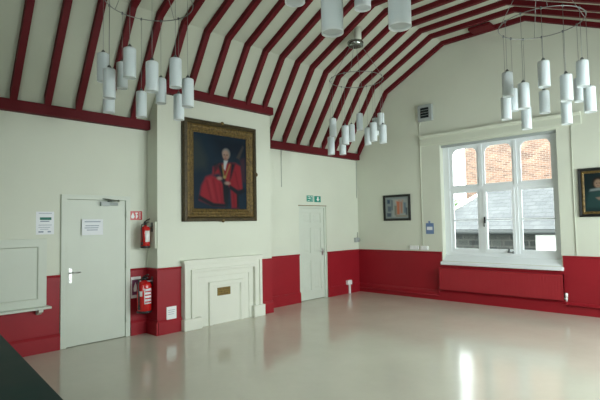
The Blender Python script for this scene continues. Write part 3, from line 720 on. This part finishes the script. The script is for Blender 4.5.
# ------------------------------------------------------------------ chandeliers: ring of white cylinder shades
def chandelier(cx, cy, zr, lamps, label, R=.46, H=.31, r=.0605):
    zc = prof_z(UND, cy); zk = min(4.69, prof_z(UND, cy-.15)-.105)
    t = thing('chandelier', (cx, cy, zc), label, 'chandelier', 'ring chandeliers of white cylinder shades')
    m = MB(); gx = -.347+.3934*round((cx+.05+.347)/.3934); q = (gx, cy+.05)
    m.box(min(q[0], cx)-.03, max(q[0], cx)+.03, cy-.03, cy+.08, zk+.08, zk+.11); m.cyl((*q, zk+.085), (*q, prof_z(CE, q[1])), .07, 20); m.build('ceiling_mount', M['cream'], t)
    m = MB(); m.revolve((cx, cy, zk), (0, 0, 1), [(0, .10), (.012, .135), (.07, .14), (.09, .13), (.095, .09)], 28); m.build('ceiling_cup', M['chrome'], t)
    m = MB(); m.tube([(cx+R*math.cos(2*PI*k/64), cy+R*math.sin(2*PI*k/64), zr) for k in range(64)], .0055, 8, True); m.build('ring', M['wire'], t)
    for k in range(4):
        a = math.radians(25+90*k)
        MB().tube([(cx+.10*math.cos(a), cy+.10*math.sin(a), zk+.01), (cx+R*math.cos(a), cy+R*math.sin(a), zr)], .0035, 6).build('support_wire', M['wire'], t)
    for a, zb_ in lamps:
        x, y = cx+R*math.cos(math.radians(a)), cy+R*math.sin(math.radians(a))
        m = MB(); m.revolve((x, y, zb_), (0, 0, 1), [(.012, r*.90), (.0, r*.93), (0, r), (.01, r*1.0), (H-.02, r), (H-.006, r*.96), (H, r*.82), (H, .012)], 28)
        s_ = m.build('lamp_shade', M['opal'], t)
        MB().tube([(x, y, zb_+H-.01), (x, y, zr)], .0024, 6).build('cable', M['wire'], s_)
        MB().revolve((x, y, zb_+H-.005), (0, 0, 1), [(0, .020), (.03, .018), (.045, .006)], 12).build('cable_grip', M['darkmetal'], s_)
        MB().revolve((x, y, zr-.014), (0, 0, 1), [(0, .010), (.028, .010)], 10).build('ring_clip', M['darkmetal'], s_)
chandelier(-6.45, -2.1, 4.04, [(156, 3.12), (186, 2.89), (128, 2.85), (102, 3.17), (218.5, 3.06), (245, 2.93), (73.5, 2.88), (46, 3.05), (275, 3.01), (298, 2.85), (17.5, 2.84)],
           'chandelier of white cylinder shades hanging in front of the flush door and portrait', H=.297)
chandelier(-2.45, -1.87, 4.10, [(153, 3.08), (129, 2.80), (191, 2.90), (73, 2.85), (31, 3.30), (50, 3.10), (13, 3.02), (251, 2.94), (332.5, 3.23), (284.5, 2.94), (352, 3.17)],
           'chandelier of white cylinder shades farthest away, nearest the room corner')
chandelier(-3.0, -5.0, 3.93, [(197, 3.05), (224, 2.88), (252, 3.05), (273, 2.79), (143.5, 3.04), (81.5, 2.87), (63.5, 2.99), (170.5, 2.85), (42, 2.76), (15, 2.95), (320, 3.0), (344.5, 2.77)],
           'chandelier of white cylinder shades hanging in front of the window', H=.285)
chandelier(-6.5, -4.95, 4.0, [(155, 2.94), (194.5, 2.65), (241, 2.66), (218, 2.95), (265, 3.0), (290, 3.1), (315, 3.2), (35.5, 3.19), (10, 3.35), (60, 3.4), (95, 3.3), (125, 3.2), (340, 3.35)],
           'chandelier nearest the camera, only lower ends of its white shades in view')

# ------------------------------------------------------------------ outside the window
struct(box(.34, 40, -25, 25, -.5, -.3).build('ground', M['ground']))
ob = thing('outbuilding', (5, -1.5, -.3), 'low stone outbuilding with a grey slate roof outside the window', 'building')
m = MB(); m.box(4.15, 8.6, -9, -.1, -.3, 1.3); m.build('stone_wall', M['stone'], ob)
def roofz(x): return 1.36+.55*(x-4.0)
m = MB(); m.add([(4.0, .55, roofz(4)), (4.0, -9.2, roofz(4)), (6.45, -9.2, roofz(6.45)), (6.45, -.78, roofz(6.45)),
                 (4.0, .55, roofz(4)-.1), (4.0, -9.2, roofz(4)-.1), (6.45, -9.2, roofz(6.45)-.1), (6.45, -.78, roofz(6.45)-.1)],
                [(0, 1, 2, 3), (7, 6, 5, 4), (0, 4, 5, 1), (1, 5, 6, 2), (2, 6, 7, 3), (3, 7, 4, 0)])
m.add([(6.45, -.78, roofz(6.45)), (6.45, -9.2, roofz(6.45)), (8.9, -9.2, roofz(4)), (8.9, .55, roofz(4))], [(0, 1, 2, 3)])
m.build('slate_roof', M['slate'], ob)
m = MB(); m.tube([(3.97, .62, roofz(4)+.02), (6.45, -.73, roofz(6.45)+.04)], .055, 6); m.build('barge_board', M['bargeboard'], ob)
m = MB(); m.tube([(3.95, .5, 1.27), (3.95, -9.2, 1.27)], .06, 8); m.build('gutter', M['gutter'], ob)
m = MB(); m.box(4.16, 4.05, -4.6, -2.68, -.3, 1.235); m.build('rendered_panel', M['render'], ob)
bb = thing('brick_building', (11, -6, -.3), 'tall orange brick building rising behind the slate roof', 'building')
m = MB(); m.box(11, 17, -14, 2.25, -.3, 9.5); m.build('brick_wall', M['brick'], bb)
m = MB(); m.box(10.9, 17.1, -14.1, 2.35, 9.5, 9.75); m.build('parapet', M['bargeboard'], bb)
m = MB()
m.box(10.96, 11.01, .25, .75, 4.95, 5.15); m.build('vent', M['maroon'], bb)
tr = thing('tree', (9.5, 2.6, -.3), 'green bushy tree glimpsed beyond the end of the slate roof', 'tree')
m = MB(); m.tube([(9.5, 2.6, -.3), (9.52, 2.55, .8), (9.45, 2.6, 1.7)], .09, 8); m.build('trunk', M['bark'], tr)
m = MB()
for i in range(1100):
    while True:
        p = Vector((random.uniform(-1, 1), random.uniform(-1, 1), random.uniform(-1, 1)))
        if .35 < p.length < 1: break
    p = Vector((9.5+p.x*.95, 2.65+p.y*1.05, 1.75+p.z*1.0)); u = Vector((random.gauss(0, 1), random.gauss(0, 1), random.gauss(0, 1))).normalized(); w2 = u.orthogonal().normalized()
    l = random.uniform(.06, .13)
    m.add([p-u*l, p+w2*l*.5, p+u*l, p-w2*l*.5], [(0, 1, 2, 3)])
m.build('crown', M['leaf'], tr)

# ------------------------------------------------------------------ light: overcast daylight through the windows
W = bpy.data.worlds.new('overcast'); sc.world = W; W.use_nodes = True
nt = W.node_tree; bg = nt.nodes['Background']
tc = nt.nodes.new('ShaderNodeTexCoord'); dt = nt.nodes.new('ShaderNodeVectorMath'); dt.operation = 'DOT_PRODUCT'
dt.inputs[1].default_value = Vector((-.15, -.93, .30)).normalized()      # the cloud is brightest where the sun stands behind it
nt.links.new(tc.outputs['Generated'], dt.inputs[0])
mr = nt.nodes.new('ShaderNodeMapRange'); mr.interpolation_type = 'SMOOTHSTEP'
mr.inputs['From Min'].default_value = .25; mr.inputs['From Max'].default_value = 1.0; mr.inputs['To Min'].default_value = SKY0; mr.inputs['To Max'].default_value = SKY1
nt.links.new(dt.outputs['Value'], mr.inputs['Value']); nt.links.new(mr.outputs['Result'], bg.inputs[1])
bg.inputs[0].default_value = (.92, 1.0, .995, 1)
def portal(loc, rot, sx, sy):
    l = bpy.data.lights.new('daylight portal', 'AREA'); l.shape = 'RECTANGLE'; l.size = sx; l.size_y = sy; l.cycles.is_portal = True
    o = bpy.data.objects.new('daylight_portal', l); COL.objects.link(o); o.location = loc; o.rotation_euler = rot
portal((.30, (WY0+WY1)/2, (WZ0+WZ1)/2), (0, PI/2, 0), WZ1-WZ0, WY1-WY0)
portal((ROOMX-.25, -6.2, 2.15), (0, -PI/2, 0), 2.3, 1.6)
for a, b in ADDED_WINS: portal(((a+b)/2, ROOMY-.25, 2.05), (PI/2, 0, 0), b-a, 2.3)

# ------------------------------------------------------------------ camera
cam = bpy.data.cameras.new('camera'); co = bpy.data.objects.new('camera', cam); COL.objects.link(co)
cam.sensor_width = 36; cam.sensor_fit = 'HORIZONTAL'; cam.lens = 460.7344/600*36; cam.clip_start = .05
f_ = Vector((.71848675, .69368152, .05082074)); r_ = Vector((.69511241, -.71868869, -.01747314)); u_ = Vector((-.0244035, -.04788035, .99855493))
mw = Matrix((( r_.x, u_.x, -f_.x, -8.8556), (r_.y, u_.y, -f_.y, -6.6405), (r_.z, u_.z, -f_.z, 1.6157), (0, 0, 0, 1)))
co.matrix_world = mw
sc.camera = co
vs_ = sc.view_settings; vs_.view_transform = 'Standard'; vs_.look = 'None'; vs_.gamma = 1; vs_.use_curve_mapping = False; vs_.exposure = -0.36
sc.cycles.max_bounces = 14; sc.cycles.diffuse_bounces = 8; sc.cycles.transparent_max_bounces = 12; sc.cycles.sample_clamp_indirect = 8
sc.cycles.use_denoising = True
